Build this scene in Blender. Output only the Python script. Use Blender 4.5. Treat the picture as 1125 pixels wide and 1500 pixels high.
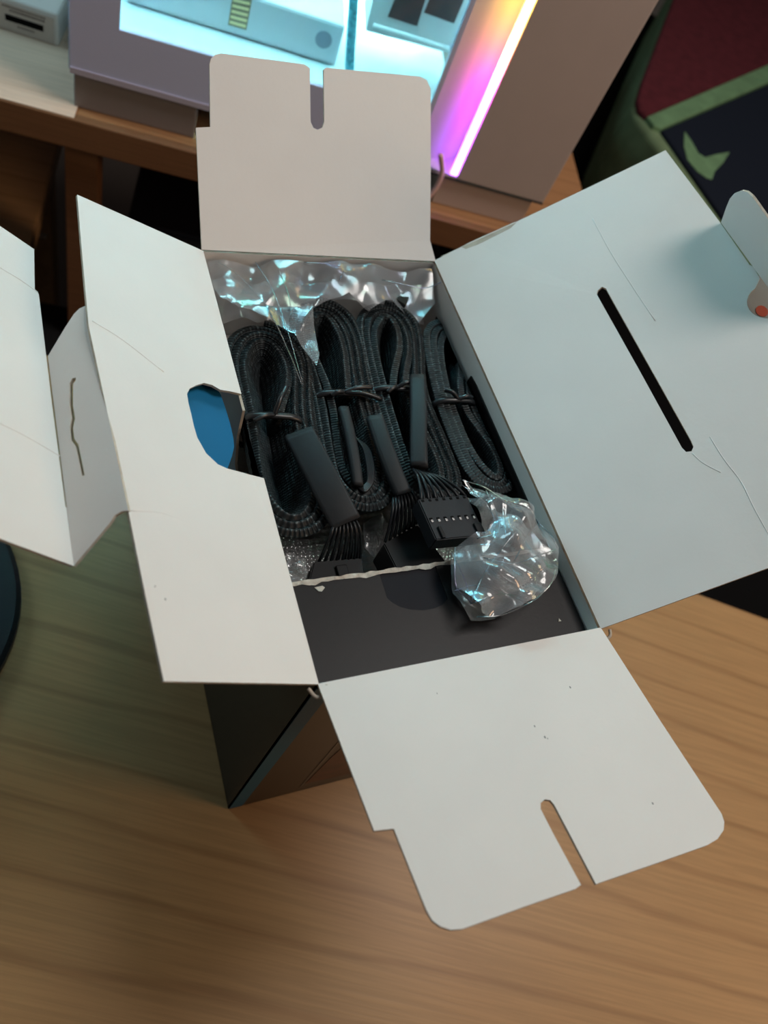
import bpy, bmesh, math, random
from mathutils import Vector, Matrix, noise
random.seed(7)
V = Vector
for o in list(bpy.data.objects): bpy.data.objects.remove(o)
S = bpy.context.scene
COL = S.collection

# ------------------------------------------------------------------ camera
RX = V((0.90393583, -0.29031306, 0.31403559))      # camera right
RY = V((-0.09323956, -0.85041344, -0.51778699))    # camera down
RZ = V((0.41738041, 0.43876567, -0.79578783))      # camera forward
CAM = V((-0.10335178, -0.08804007, 0.55394713))
FPX = 1124.066
cd = bpy.data.cameras.new('camera'); cam = bpy.data.objects.new('camera', cd); COL.objects.link(cam)
m = Matrix.Identity(4)
for i in range(3):
    m[i][0] = RX[i]; m[i][1] = -RY[i]; m[i][2] = -RZ[i]; m[i][3] = CAM[i]
cam.matrix_world = m
cd.sensor_fit = 'VERTICAL'; cd.sensor_height = 36; cd.lens = 36 * FPX / 1500
cd.clip_start = 0.01; cd.clip_end = 50
cd.dof.use_dof = True; cd.dof.focus_distance = 0.40; cd.dof.aperture_fstop = 7.5
S.camera = cam

# ------------------------------------------------------------------ light
w = bpy.data.worlds.new('world'); S.world = w; w.use_nodes = True
bg = w.node_tree.nodes['Background']; bg.inputs[0].default_value = (0.95, 0.95, 1.0, 1); bg.inputs[1].default_value = 0.06
def area(name, loc, target, size, power, col):
    l = bpy.data.lights.new(name, 'AREA'); l.shape = 'DISK'; l.size = size; l.energy = power; l.color = col
    o = bpy.data.objects.new(name, l); COL.objects.link(o); o.location = loc
    o.rotation_euler = (V(target) - V(loc)).to_track_quat('-Z', 'Y').to_euler()
    return o
area('ceiling_lamp_light', (0.72, 0.10, 1.60), (0.1, 0.1, 0.15), 0.70, 12.8, (1.0, 0.95, 0.90))
area('room_lamp_light', (1.28, -0.74, 0.95), (0.1, 0.1, 0.2), 0.50, 5.6, (1.0, 0.64, 0.38))
area('monitor_light', (-0.58, 0.88, 0.50), (0.0, 0.46, 0.08), 0.32, 2.3, (0.54, 0.89, 1.0))
S.view_settings.view_transform = 'Standard'; S.view_settings.look = 'None'
S.view_settings.gamma = 1; S.view_settings.use_curve_mapping = False
S.view_settings.exposure = -0.08

# ------------------------------------------------------------------ geometry helpers
def ray(px, py): return RX * ((px - 562.5) / FPX) + RY * ((py - 750) / FPX) + RZ
def onz(px, py, z): d = ray(px, py); return CAM + d * ((z - CAM.z) / d.z)
def onp(px, py, p0, n): d = ray(px, py); return CAM + d * ((V(p0) - CAM).dot(n) / d.dot(n))

def tag(o, label, cat, group=None, kind=None):
    if label: o['label'] = label
    if cat: o['category'] = cat
    if group: o['group'] = group
    if kind: o['kind'] = kind
    return o
def thing(name, loc, label, cat, group=None, kind=None):
    o = bpy.data.objects.new(name, None); COL.objects.link(o); o.location = loc; o.empty_display_size = 0.02
    return tag(o, label, cat, group, kind)
def root_of(p):
    while p is not None and p.parent is not None: p = p.parent
    return p
def link(name, me, parent=None, smooth=False):
    o = bpy.data.objects.new(name, me); COL.objects.link(o)
    if parent is not None:
        off = root_of(parent).location
        me.transform(Matrix.Translation(-V(off))); o.parent = parent
    if smooth:
        for p in me.polygons: p.use_smooth = True
    return o
def from_bm(name, bm, mats, parent=None, smooth=False):
    me = bpy.data.meshes.new(name); bm.to_mesh(me); bm.free()
    for mt in (mats if isinstance(mats, (list, tuple)) else [mats]): me.materials.append(mt)
    return link(name, me, parent, smooth)
def mesh(name, verts, faces, mats, parent=None, smooth=False):
    me = bpy.data.meshes.new(name); me.from_pydata([tuple(v) for v in verts], [], faces); me.update()
    for mt in (mats if isinstance(mats, (list, tuple)) else [mats]): me.materials.append(mt)
    return link(name, me, parent, smooth)

def plate(name, outline, n, t, mats, parent, holes=(), top_out=True, bevel=0):
    """flat board: outline is a loop of world points on the visible face, n the normal of that face; mats = visible, hidden, edge"""
    bm = bmesh.new(); n = V(n).normalized(); loops = []
    for lp in [outline] + list(holes):
        vs = [bm.verts.new(p) for p in lp]
        loops.append(vs)
        for i in range(len(vs)): bm.edges.new((vs[i], vs[(i + 1) % len(vs)]))
    bmesh.ops.triangle_fill(bm, use_beauty=True, edges=bm.edges[:], normal=n)
    top = bm.faces[:]
    mp = {v: bm.verts.new(v.co - n * t) for v in bm.verts[:]}
    for f in top:
        f.normal_update()
        if f.normal.dot(n) < 0: f.normal_flip()
        f.material_index = 0
        g = bm.faces.new([mp[v] for v in reversed(f.verts)]); g.material_index = 1
    for vs in loops:
        for i in range(len(vs)):
            a, b = vs[i], vs[(i + 1) % len(vs)]
            try: g = bm.faces.new((a, b, mp[b], mp[a])); g.material_index = 2
            except ValueError: pass
    bmesh.ops.recalc_face_normals(bm, faces=bm.faces[:])
    if not isinstance(mats, (list, tuple)): mats = [mats] * 3
    return from_bm(name, bm, mats, parent)

def box(name, o, ax, ay, az, sx, sy, sz, mt, parent=None, bevel=0.0, seg=2):
    """box with corner o and unit axes ax ay az"""
    bm = bmesh.new()
    ax, ay, az = V(ax), V(ay), V(az)
    vs = [bm.verts.new(V(o) + ax * (sx * i) + ay * (sy * j) + az * (sz * k)) for k in (0, 1) for j in (0, 1) for i in (0, 1)]
    for f in ((0, 2, 3, 1), (4, 5, 7, 6), (0, 1, 5, 4), (2, 6, 7, 3), (0, 4, 6, 2), (1, 3, 7, 5)): bm.faces.new([vs[i] for i in f])
    bmesh.ops.recalc_face_normals(bm, faces=bm.faces[:])
    if bevel > 0: bmesh.ops.bevel(bm, geom=bm.edges[:] + bm.verts[:], offset=bevel, segments=seg, profile=0.6, affect='EDGES')
    return from_bm(name, bm, mt, parent)

def catmull(pts, n):
    pts = [V(p) for p in pts]; P = [pts[0] * 2 - pts[1]] + pts + [pts[-1] * 2 - pts[-2]]; out = []
    for i in range(1, len(P) - 2):
        for k in range(n):
            t = k / n; a, b, c, d = P[i - 1:i + 3]
            out.append(0.5 * ((2 * b) + (c - a) * t + (2 * a - 5 * b + 4 * c - d) * t * t + (3 * b - a - 3 * c + d) * t ** 3))
    out.append(pts[-1]); return out
def sweep(name, path, section, mt, parent=None, up=(0, 0, 1), closed=False, caps=True, smooth=True, uv=False, ups=None):
    """section: list of (a,b): a along side vector, b along up vector; path in world points"""
    n = len(path); k = len(section); vs = []; fs = []; L = [0.0]
    for i in range(1, n): L.append(L[-1] + (path[i] - path[i - 1]).length)
    for i in range(n):
        a = path[(i - 1) % n] if closed else path[max(i - 1, 0)]
        b = path[(i + 1) % n] if closed else path[min(i + 1, n - 1)]
        t = (b - a).normalized(); sd = t.cross(ups[i] if ups else V(up))
        if sd.length < 1e-5: sd = t.cross(V((1, 0, 0)))
        sd.normalize(); u2 = sd.cross(t).normalized()
        for (p, q) in section: vs.append(path[i] + sd * p + u2 * q)
    uvs = []
    for i in range(n if closed else n - 1):
        j = (i + 1) % n
        for q in range(k):
            r = (q + 1) % k
            fs.append((i * k + q, i * k + r, j * k + r, j * k + q))
            uvs.append(((L[i], q / k), (L[i], (q + 1) / k), (L[j], (q + 1) / k), (L[j], q / k)))
    if caps and not closed:
        fs.append(tuple(reversed(range(k)))); fs.append(tuple(range((n - 1) * k, n * k)))
    me = bpy.data.meshes.new(name); me.from_pydata([tuple(v) for v in vs], [], fs); me.update()
    if uv:
        ul = me.uv_layers.new(name='UVMap')
        for pi, u4 in enumerate(uvs):
            for li, u in zip(me.polygons[pi].loop_indices, u4): ul.data[li].uv = u
    bm = bmesh.new(); bm.from_mesh(me); bmesh.ops.recalc_face_normals(bm, faces=bm.faces[:]); bm.to_mesh(me); bm.free()
    me.materials.append(mt)
    return link(name, me, parent, smooth)
def circ(r, k=8, ry=None): return [(r * math.cos(2 * math.pi * i / k), (ry or r) * math.sin(2 * math.pi * i / k)) for i in range(k)]
def rrect(w, h, r, k=3):
    out = []
    for cx, cy, a0 in ((w - r, h - r, 0), (-w + r, h - r, 90), (-w + r, -h + r, 180), (w - r, -h + r, 270)):
        for i in range(k + 1):
            a = math.radians(a0 + 90 * i / k); out.append((cx + r * math.cos(a), cy + r * math.sin(a)))
    return out
def tube(name, pts, r, mt, parent=None, n=8, k=8, closed=False): return sweep(name, catmull(pts, n), circ(r, k), mt, parent, closed=closed)

# ------------------------------------------------------------------ materials
def mat(name, col, rough=0.5, metal=0.0, spec=0.5, var=0.0, vscale=40.0, bump=0.0, bscale=200.0, emit=None, estr=0.0, stretch=(1, 1, 1), sheen=0.0):
    m = bpy.data.materials.new(name); m.use_nodes = True; nt = m.node_tree; b = nt.nodes['Principled BSDF']
    b.inputs['Base Color'].default_value = (*col, 1); b.inputs['Roughness'].default_value = rough
    b.inputs['Metallic'].default_value = metal; b.inputs['Specular IOR Level'].default_value = spec
    if sheen: b.inputs['Sheen Weight'].default_value = sheen
    if emit: b.inputs['Emission Color'].default_value = (*emit, 1); b.inputs['Emission Strength'].default_value = estr
    if var or bump:
        tc = nt.nodes.new('ShaderNodeTexCoord'); mp = nt.nodes.new('ShaderNodeMapping'); mp.inputs['Scale'].default_value = stretch
        nt.links.new(tc.outputs['Object'], mp.inputs['Vector'])
    if var:
        n = nt.nodes.new('ShaderNodeTexNoise'); n.inputs['Scale'].default_value = vscale; n.inputs['Detail'].default_value = 5
        r = nt.nodes.new('ShaderNodeValToRGB')
        r.color_ramp.elements[0].position = 0.3; r.color_ramp.elements[1].position = 0.7
        r.color_ramp.elements[0].color = (*[c * (1 - var) for c in col], 1); r.color_ramp.elements[1].color = (*[min(1, c * (1 + var)) for c in col], 1)
        nt.links.new(mp.outputs[0], n.inputs['Vector']); nt.links.new(n.outputs['Fac'], r.inputs['Fac']); nt.links.new(r.outputs[0], b.inputs['Base Color'])
    if bump:
        n2 = nt.nodes.new('ShaderNodeTexNoise'); n2.inputs['Scale'].default_value = bscale; n2.inputs['Detail'].default_value = 3
        bp = nt.nodes.new('ShaderNodeBump'); bp.inputs['Strength'].default_value = bump; bp.inputs['Distance'].default_value = 0.001
        nt.links.new(mp.outputs[0], n2.inputs['Vector']); nt.links.new(n2.outputs['Fac'], bp.inputs['Height']); nt.links.new(bp.outputs[0], b.inputs['Normal'])
    return m
M = {}
M['board'] = mat('white_cardboard', (0.76, 0.735, 0.705), 0.75, spec=0.25, var=0.02, vscale=25, bump=0.05, bscale=420)
M['kraft'] = mat('kraft_core', (0.30, 0.20, 0.13), 0.85, spec=0.1, var=0.15, vscale=150)
M['raw_edge'] = mat('raw_board_edge', (0.50, 0.44, 0.36), 0.85, spec=0.1, var=0.2, vscale=200)
M['torn'] = mat('torn_paper', (0.52, 0.48, 0.42), 0.9, spec=0.1, var=0.25, vscale=300, bump=0.6, bscale=500)
M['print_black'] = mat('black_print', (0.012, 0.012, 0.013), 0.32, spec=0.5, var=0.1, vscale=20)
M['carton_black'] = mat('black_carton', (0.013, 0.011, 0.0115), 0.40, spec=0.2, var=0.1, vscale=15, bump=0.04, bscale=500)
M['print_blue'] = mat('blue_print', (0.010, 0.115, 0.19), 0.5, spec=0.3)
M['tongue_blue'] = mat('tongue_blue', (0.006, 0.125, 0.27), 0.6, spec=0.2)
M['print_line'] = mat('grey_print', (0.10, 0.09, 0.08), 0.4)
M['print_red'] = mat('red_print', (0.075, 0.022, 0.014), 0.4, var=0.5, vscale=60)
M['plastic'] = mat('black_plastic', (0.005, 0.0055, 0.0065), 0.5, spec=0.25)
M['plastic_grey'] = mat('charcoal_plastic', (0.012, 0.014, 0.018), 0.5, spec=0.3, bump=0.05, bscale=600)
M['shrink'] = mat('heat_shrink', (0.012, 0.013, 0.015), 0.55, spec=0.28, bump=0.1, bscale=200)
M['wire'] = mat('black_wire', (0.008, 0.009, 0.011), 0.36, spec=0.35)
M['tie'] = mat('twist_tie', (0.012, 0.013, 0.015), 0.35, spec=0.5)
M['metal'] = mat('contact_metal', (0.8, 0.8, 0.78), 0.25, metal=1.0)
M['hole'] = mat('dark_hole', (0.003, 0.003, 0.003), 0.8, spec=0.1)
M['case'] = mat('case_paint', (0.55, 0.47, 0.44), 0.5, var=0.02, vscale=30, bump=0.05, bscale=700)
M['case_white'] = mat('case_white', (0.62, 0.66, 0.66), 0.45)
M['case_border'] = mat('glass_border', (0.66, 0.72, 1.0), 0.3)  # the blue cast of cool light is put into this colour
M['foot'] = mat('foot_plastic', (0.27, 0.25, 0.25), 0.6, bump=0.05, bscale=500)
M['dark_gap'] = mat('dark_teal_gap', (0.02, 0.035, 0.035), 0.7)
M['gpu'] = mat('graphics_card_shroud', (0.62, 0.62, 0.64), 0.4)
M['gpu_dot'] = mat('graphics_card_dot', (0.26, 0.27, 0.32), 0.5)
M['label'] = mat('label_cream', (0.85, 0.62, 0.30), 0.5)
M['label_dark'] = mat('label_dark', (0.28, 0.20, 0.12), 0.5)
M['vent'] = mat('vent_dark', (0.03, 0.022, 0.028), 0.6)
M['block'] = mat('cooler_block', (0.66, 0.66, 0.66), 0.4)
M['cyan_cable'] = mat('cyan_braid', (0.10, 0.42, 0.50), 0.6, var=0.5, vscale=300, bump=0.5, bscale=500)
M['hub'] = mat('reader_white', (0.88, 0.86, 0.83), 0.4)
M['hub_face'] = mat('reader_face', (0.66, 0.60, 0.56), 0.45, metal=0.2)
M['hub_mark'] = mat('reader_marks', (0.17, 0.13, 0.12), 0.5)
M['bag_red'] = mat('red_cloth', (0.090, 0.014, 0.020), 0.85, spec=0.2, var=0.2, vscale=60)
M['bag_navy'] = mat('navy_cloth', (0.006, 0.010, 0.020), 0.85, spec=0.2)
M['bag_green'] = mat('green_cloth', (0.15, 0.27, 0.14), 0.85, spec=0.2, var=0.15, vscale=40)
M['bag_side'] = mat('dark_green_cloth', (0.17, 0.24, 0.13), 0.85, spec=0.2, var=0.15, vscale=40)
M['rubber'] = mat('black_rubber', (0.006, 0.007, 0.008), 0.55, spec=0.35)
M['base_black'] = mat('round_base_black', (0.008, 0.012, 0.015), 0.45, spec=0.4)
M['mat_black'] = mat('mat_black', (0.0025, 0.0025, 0.0028), 0.9, spec=0.1)
M['device'] = mat('dark_device', (0.008, 0.010, 0.018), 0.35, spec=0.5)
M['white_dot'] = mat('white_mark', (0.7, 0.68, 0.66), 0.5)
M['pink_cable'] = mat('pink_cable', (0.75, 0.48, 0.44), 0.5)
M['wall'] = mat('wall_paint', (0.42, 0.38, 0.33), 0.9)
M['floor'] = mat('floor_carpet', (0.10, 0.08, 0.07), 0.95)

def wood(name, base, dark, grain_dir, scale=1.0, rough=0.42, spots=True):
    m = bpy.data.materials.new(name); m.use_nodes = True; nt = m.node_tree; b = nt.nodes['Principled BSDF']; N = nt.nodes.new; Lk = nt.links.new
    b.inputs['Roughness'].default_value = rough; b.inputs['Specular IOR Level'].default_value = 0.35
    tc = N('ShaderNodeTexCoord'); mp = N('ShaderNodeMapping'); mp.inputs['Rotation'].default_value = (0, 0, -grain_dir)
    Lk(tc.outputs['Object'], mp.inputs['Vector'])
    m1 = N('ShaderNodeMapping'); m1.inputs['Scale'].default_value = (3 * scale, 40 * scale, 40 * scale); Lk(mp.outputs[0], m1.inputs['Vector'])
    n1 = N('ShaderNodeTexNoise'); n1.inputs['Scale'].default_value = 1.0; n1.inputs['Detail'].default_value = 6; n1.inputs['Roughness'].default_value = 0.6; Lk(m1.outputs[0], n1.inputs['Vector'])
    m2 = N('ShaderNodeMapping'); m2.inputs['Scale'].default_value = (14 * scale, 420 * scale, 420 * scale); Lk(mp.outputs[0], m2.inputs['Vector'])
    n2 = N('ShaderNodeTexNoise'); n2.inputs['Scale'].default_value = 1.0; n2.inputs['Detail'].default_value = 4; Lk(m2.outputs[0], n2.inputs['Vector'])
    # dark growth lines: distorted wave
    m3 = N('ShaderNodeMapping'); m3.inputs['Scale'].default_value = (0.9 * scale, 3.6 * scale, 3.6 * scale); Lk(mp.outputs[0], m3.inputs['Vector'])
    wv = N('ShaderNodeTexWave'); wv.bands_direction = 'Y'; wv.inputs['Scale'].default_value = 2.3; wv.inputs['Distortion'].default_value = 4.0
    wv.inputs['Detail'].default_value = 3; wv.inputs['Detail Scale'].default_value = 1.2; Lk(m3.outputs[0], wv.inputs['Vector'])
    r1 = N('ShaderNodeValToRGB'); r1.color_ramp.elements[0].position = 0.30; r1.color_ramp.elements[1].position = 0.72
    mid = [a * 0.88 + d * 0.12 for a, d in zip(base, dark)]
    r1.color_ramp.elements[0].color = (*mid, 1); r1.color_ramp.elements[1].color = (*base, 1); Lk(n1.outputs['Fac'], r1.inputs['Fac'])
    r2 = N('ShaderNodeValToRGB'); r2.color_ramp.elements[0].position = 0.0; r2.color_ramp.elements[1].position = 0.07
    r2.color_ramp.elements[0].color = (0.38, 0.38, 0.38, 1); r2.color_ramp.elements[1].color = (0, 0, 0, 1); Lk(wv.outputs['Fac'], r2.inputs['Fac'])
    mx = N('ShaderNodeMix'); mx.data_type = 'RGBA'; mx.inputs['B'].default_value = (*dark, 1); Lk(r2.outputs[0], mx.inputs['Factor']); Lk(r1.outputs[0], mx.inputs['A'])
    r3 = N('ShaderNodeValToRGB'); r3.color_ramp.elements[0].position = 0.38; r3.color_ramp.elements[1].position = 0.62
    r3.color_ramp.elements[0].color = (0.90, 0.90, 0.90, 1); r3.color_ramp.elements[1].color = (1.04, 1.04, 1.04, 1); Lk(n2.outputs['Fac'], r3.inputs['Fac'])
    mm = N('ShaderNodeMix'); mm.data_type = 'RGBA'; mm.blend_type = 'MULTIPLY'; mm.inputs['Factor'].default_value = 1.0; Lk(mx.outputs['Result'], mm.inputs['A']); Lk(r3.outputs[0], mm.inputs['B'])
    last = mm.outputs['Result']
    if spots:
        vo = N('ShaderNodeTexVoronoi'); vo.inputs['Scale'].default_value = 9.0; Lk(mp.outputs[0], vo.inputs['Vector'])
        r4 = N('ShaderNodeValToRGB'); r4.color_ramp.elements[0].position = 0.02; r4.color_ramp.elements[1].position = 0.055
        r4.color_ramp.elements[0].color = (0.45, 0.45, 0.45, 1); r4.color_ramp.elements[1].color = (0, 0, 0, 1); Lk(vo.outputs['Distance'], r4.inputs['Fac'])
        m5 = N('ShaderNodeMix'); m5.data_type = 'RGBA'; m5.inputs['B'].default_value = (*dark, 1); Lk(r4.outputs[0], m5.inputs['Factor']); Lk(last, m5.inputs['A']); last = m5.outputs['Result']
    Lk(last, b.inputs['Base Color'])
    bp = N('ShaderNodeBump'); bp.inputs['Strength'].default_value = 0.06; bp.inputs['Distance'].default_value = 0.001; Lk(n2.outputs['Fac'], bp.inputs['Height']); Lk(bp.outputs[0], b.inputs['Normal'])
    return m
M['desk'] = wood('maple_desk', (0.47, 0.275, 0.120), (0.25, 0.12, 0.046), math.radians(-28.5))
M['shelf'] = wood('shelf_wood', (0.24, 0.115, 0.055), (0.11, 0.045, 0.02), math.radians(-16), scale=1.3, rough=0.45, spots=False)
M['desk_lit'] = wood('lit_desk_wood', (0.88, 0.66, 0.51), (0.72, 0.52, 0.38), math.radians(-16), scale=1.3, rough=0.4, spots=False)  # pale copy of the desk wood, for its brightly lit part

M['stool'] = wood('stool_wood', (0.66, 0.42, 0.22), (0.4, 0.22, 0.1), math.radians(-16), spots=False)
M['desk_top'] = wood('desk_top_wood', (0.40, 0.20, 0.09), (0.2, 0.09, 0.035), math.radians(-16), scale=1.3, spots=False)

def braid():
    """woven sleeve: two crossing families of strands, with uneven glints painted into the colour"""
    m = bpy.data.materials.new('braided_sleeve'); m.use_nodes = True; nt = m.node_tree; b = nt.nodes['Principled BSDF']; N = nt.nodes.new; Lk = nt.links.new
    uvn = N('ShaderNodeUVMap'); sp = N('ShaderNodeSeparateXYZ'); Lk(uvn.outputs[0], sp.inputs[0])
    def ma(op, a, c):
        n = N('ShaderNodeMath'); n.operation = op
        for k, x in enumerate((a, c)):
            if x is None: continue
            if isinstance(x, (int, float)): n.inputs[k].default_value = x
            else: Lk(x, n.inputs[k])
        return n.outputs[0]
    uu = ma('MULTIPLY', sp.outputs[0], 2 * math.pi / 0.0034); vv = ma('MULTIPLY', sp.outputs[1], 2 * math.pi * 34)
    s1 = ma('SINE', ma('ADD', uu, vv), None); s2 = ma('SINE', ma('SUBTRACT', uu, vv), None)
    pr = ma('MULTIPLY', s1, s2)                      # +1 on strand crossings, checker-like diamonds
    no = N('ShaderNodeTexNoise'); no.inputs['Scale'].default_value = 420; no.inputs['Detail'].default_value = 2
    tc = N('ShaderNodeTexCoord'); Lk(tc.outputs['Object'], no.inputs['Vector'])
    k = ma('MULTIPLY', ma('ADD', ma('MULTIPLY', pr, 0.5), 0.5), ma('MULTIPLY', no.outputs['Fac'], 1.5))
    rp = N('ShaderNodeValToRGB'); cr = rp.color_ramp
    cr.elements[0].position = 0.25; cr.elements[0].color = (0.0035, 0.005, 0.006, 1); cr.elements[1].position = 0.85; cr.elements[1].color = (0.105, 0.125, 0.128, 1)
    e = cr.elements.new(0.55); e.color = (0.013, 0.020, 0.023, 1)  # the bright stop paints glints on the strands into the colour
    Lk(k, rp.inputs[0]); Lk(rp.outputs[0], b.inputs['Base Color'])
    bp = N('ShaderNodeBump'); bp.inputs['Strength'].default_value = 0.7; bp.inputs['Distance'].default_value = 0.0005
    Lk(pr, bp.inputs['Height']); Lk(bp.outputs[0], b.inputs['Normal'])
    b.inputs['Roughness'].default_value = 0.5; b.inputs['Specular IOR Level'].default_value = 0.25
    return m
M['braid'] = braid()

def film(name, haze=0.06, tint=(1, 1, 1), gloss=1.0):
    m = bpy.data.materials.new(name); m.use_nodes = True; nt = m.node_tree; N = nt.nodes.new; Lk = nt.links.new
    for n in list(nt.nodes): nt.nodes.remove(n)
    out = N('ShaderNodeOutputMaterial'); tr = N('ShaderNodeBsdfTransparent'); tr.inputs[0].default_value = (0.93, 0.94, 0.95, 1)
    gl = N('ShaderNodeBsdfGlossy'); gl.inputs['Roughness'].default_value = 0.17
    # wandering tint painted in for the case's coloured light reflecting on the sheet
    tc = N('ShaderNodeTexCoord'); no = N('ShaderNodeTexNoise'); no.inputs['Scale'].default_value = 28; no.inputs['Detail'].default_value = 2; Lk(tc.outputs['Object'], no.inputs['Vector'])
    rp = N('ShaderNodeValToRGB'); cr = rp.color_ramp
    cr.elements[0].position = 0.30; cr.elements[0].color = (0.75, 0.65, 1.0, 1); cr.elements[1].position = 0.72; cr.elements[1].color = (1.0, 0.86, 0.75, 1)
    for p, c in ((0.40, (0.5, 0.9, 1.0)), (0.46, (1, 1, 1)), (0.54, (1, 1, 1)), (0.60, (0.6, 1.0, 0.8))):
        e = cr.elements.new(p); e.color = (*c, 1)
    Lk(no.outputs['Fac'], rp.inputs['Fac']); Lk(rp.outputs[0], gl.inputs['Color'])
    df = N('ShaderNodeBsdfDiffuse'); df.inputs[0].default_value = (0.8 * tint[0], 0.82 * tint[1], 0.85 * tint[2], 1)
    fr = N('ShaderNodeFresnel'); fr.inputs['IOR'].default_value = 1.6
    mu = N('ShaderNodeMath'); mu.operation = 'MULTIPLY_ADD'; mu.inputs[1].default_value = gloss * 1.3; mu.inputs[2].default_value = 0.02; mu.use_clamp = True; Lk(fr.outputs[0], mu.inputs[0])
    a = N('ShaderNodeMixShader'); a.inputs[0].default_value = haze; Lk(tr.outputs[0], a.inputs[1]); Lk(df.outputs[0], a.inputs[2])
    c = N('ShaderNodeMixShader'); Lk(mu.outputs[0], c.inputs[0]); Lk(a.outputs[0], c.inputs[1]); Lk(gl.outputs[0], c.inputs[2])
    Lk(c.outputs[0], out.inputs[0]); return m
M['film'] = film('clear_film', 0.17, gloss=0.9)
M['bubble'] = film('bubble_film', 0.12, gloss=2.0)
M['glass'] = film('window_glass', 0.0, gloss=0.5)

def led(name, strength, zlo, zhi, stops):
    m = bpy.data.materials.new(name); m.use_nodes = True; nt = m.node_tree; N = nt.nodes.new; Lk = nt.links.new
    for n in list(nt.nodes): nt.nodes.remove(n)
    out = N('ShaderNodeOutputMaterial'); em = N('ShaderNodeEmission'); em.inputs[1].default_value = strength
    tc = N('ShaderNodeTexCoord'); sp = N('ShaderNodeSeparateXYZ'); Lk(tc.outputs['Object'], sp.inputs[0])
    mr = N('ShaderNodeMapRange'); mr.inputs[1].default_value = zlo; mr.inputs[2].default_value = zhi; Lk(sp.outputs[2], mr.inputs[0])
    rp = N('ShaderNodeValToRGB'); cr = rp.color_ramp; cr.elements[0].position = stops[0][0]; cr.elements[0].color = (*stops[0][1], 1)
    cr.elements[1].position = stops[-1][0]; cr.elements[1].color = (*stops[-1][1], 1)
    for p, c in stops[1:-1]: e = cr.elements.new(p); e.color = (*c, 1)
    Lk(mr.outputs[0], rp.inputs[0]); Lk(rp.outputs[0], em.inputs[0]); Lk(em.outputs[0], out.inputs[0]); return m

# ------------------------------------------------------------------ setting
ZFL = -0.62
fl = mesh('floor', [(-3, -3, ZFL), (4, -3, ZFL), (4, 4, ZFL), (-3, 4, ZFL)], [(0, 1, 2, 3)], M['floor']); tag(fl, 'dark floor below the tables', 'floor', kind='structure')
wl = mesh('wall_back', [(-3, 2.6, ZFL), (4, 2.6, ZFL), (4, 2.6, 2.4), (-3, 2.6, 2.4)], [(3, 2, 1, 0)], M['wall']); tag(wl, 'plain painted wall behind the desk', 'wall', kind='structure')
# table: its straight back edge runs just behind the box
ta = onz(1035, 875, 0); tb = onz(1125, 908, 0); td = (tb - ta).normalized()
def TE(x): return ta.y + (x - ta.x) * td.y / td.x
desk = thing('table', (0.1, 0, ZFL), 'light maple wooden table that carries the open box', 'table')
def slab(name, loop, z, t, mt, parent): return plate(name, [V((p[0], p[1], z)) for p in loop], (0, 0, 1), t, mt, parent)
slab('table_top', [(-0.62, -0.62), (1.0, -0.62), (1.0, TE(1.0)), (-0.62, TE(-0.62))], 0.0, 0.028, M['desk'], desk)
for lx, ly in ((-0.57, -0.57), (0.93, -0.57), (-0.57, 0.50), (0.90, -0.22)): box('leg', (lx, ly, ZFL), (1, 0, 0), (0, 1, 0), (0, 0, 1), 0.045, 0.045, -ZFL - 0.028, M['desk'], desk, 0.003)

# ------------------------------------------------------------------ the open box
W, D, H = 0.155, 0.2668, 0.2470
T = 0.0014
bx = thing('cardboard_box', (W / 2, D / 2, 0), 'tall black printed cardboard box with its white lid flaps folded open', 'box')
def wallmat():
    m = bpy.data.materials.new('left_wall_print'); m.use_nodes = True; nt = m.node_tree; b = nt.nodes['Principled BSDF']; N = nt.nodes.new; Lk = nt.links.new
    tc = N('ShaderNodeTexCoord'); sp = N('ShaderNodeSeparateXYZ'); Lk(tc.outputs['Object'], sp.inputs[0])
    mr = N('ShaderNodeMapRange'); mr.inputs[1].default_value = 0.10; mr.inputs[2].default_value = 0.19; Lk(sp.outputs[2], mr.inputs[0])
    my = N('ShaderNodeMapRange'); my.inputs[1].default_value = -0.085; my.inputs[2].default_value = -0.055; Lk(sp.outputs[1], my.inputs[0])
    mu = N('ShaderNodeMath'); mu.operation = 'MULTIPLY'; Lk(mr.outputs[0], mu.inputs[0]); Lk(my.outputs[0], mu.inputs[1])
    rp = N('ShaderNodeValToRGB'); rp.color_ramp.elements[0].color = (0.010, 0.011, 0.012, 1); rp.color_ramp.elements[1].color = (0.008, 0.06, 0.12, 1)
    Lk(mu.outputs[0], rp.inputs[0]); Lk(rp.outputs[0], b.inputs['Base Color']); b.inputs['Roughness'].default_value = 0.4
    return m
M['left_print'] = wallmat()
# walls (outer face given, thickness inwards); the left wall has the thumb notch in its top edge
NL = V((-1, 0, 0))
HT = H - 0.0016
lo = [V((0, 0, 0)), V((0, 0, HT)), V((0, 0.106, HT)), V((0, 0.1075, 0.225)), V((0, 0.113, 0.210)), V((0, 0.127, 0.202)), V((0, 0.141, 0.210)), V((0, 0.148, 0.225)), V((0, 0.1495, HT)), V((0, D, HT)), V((0, D, 0))]
plate('left_wall', lo, NL, T, [M['left_print'], M['board'], M['raw_edge']], bx)
plate('front_wall', [(0, 0, 0), (W, 0, 0), (W, 0, HT), (0, 0, HT)], (0, -1, 0), T, [M['print_black'], M['board'], M['raw_edge']], bx)
plate('right_wall', [(W, 0, 0), (W, D, 0), (W, D, HT), (W, 0, HT)], (1, 0, 0), T, [M['print_black'], M['board'], M['raw_edge']], bx)
plate('back_wall', [(W, D, 0), (0, D, 0), (0, D, HT), (W, D, HT)], (0, 1, 0), T, [M['print_black'], M['board'], M['raw_edge']], bx)
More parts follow.
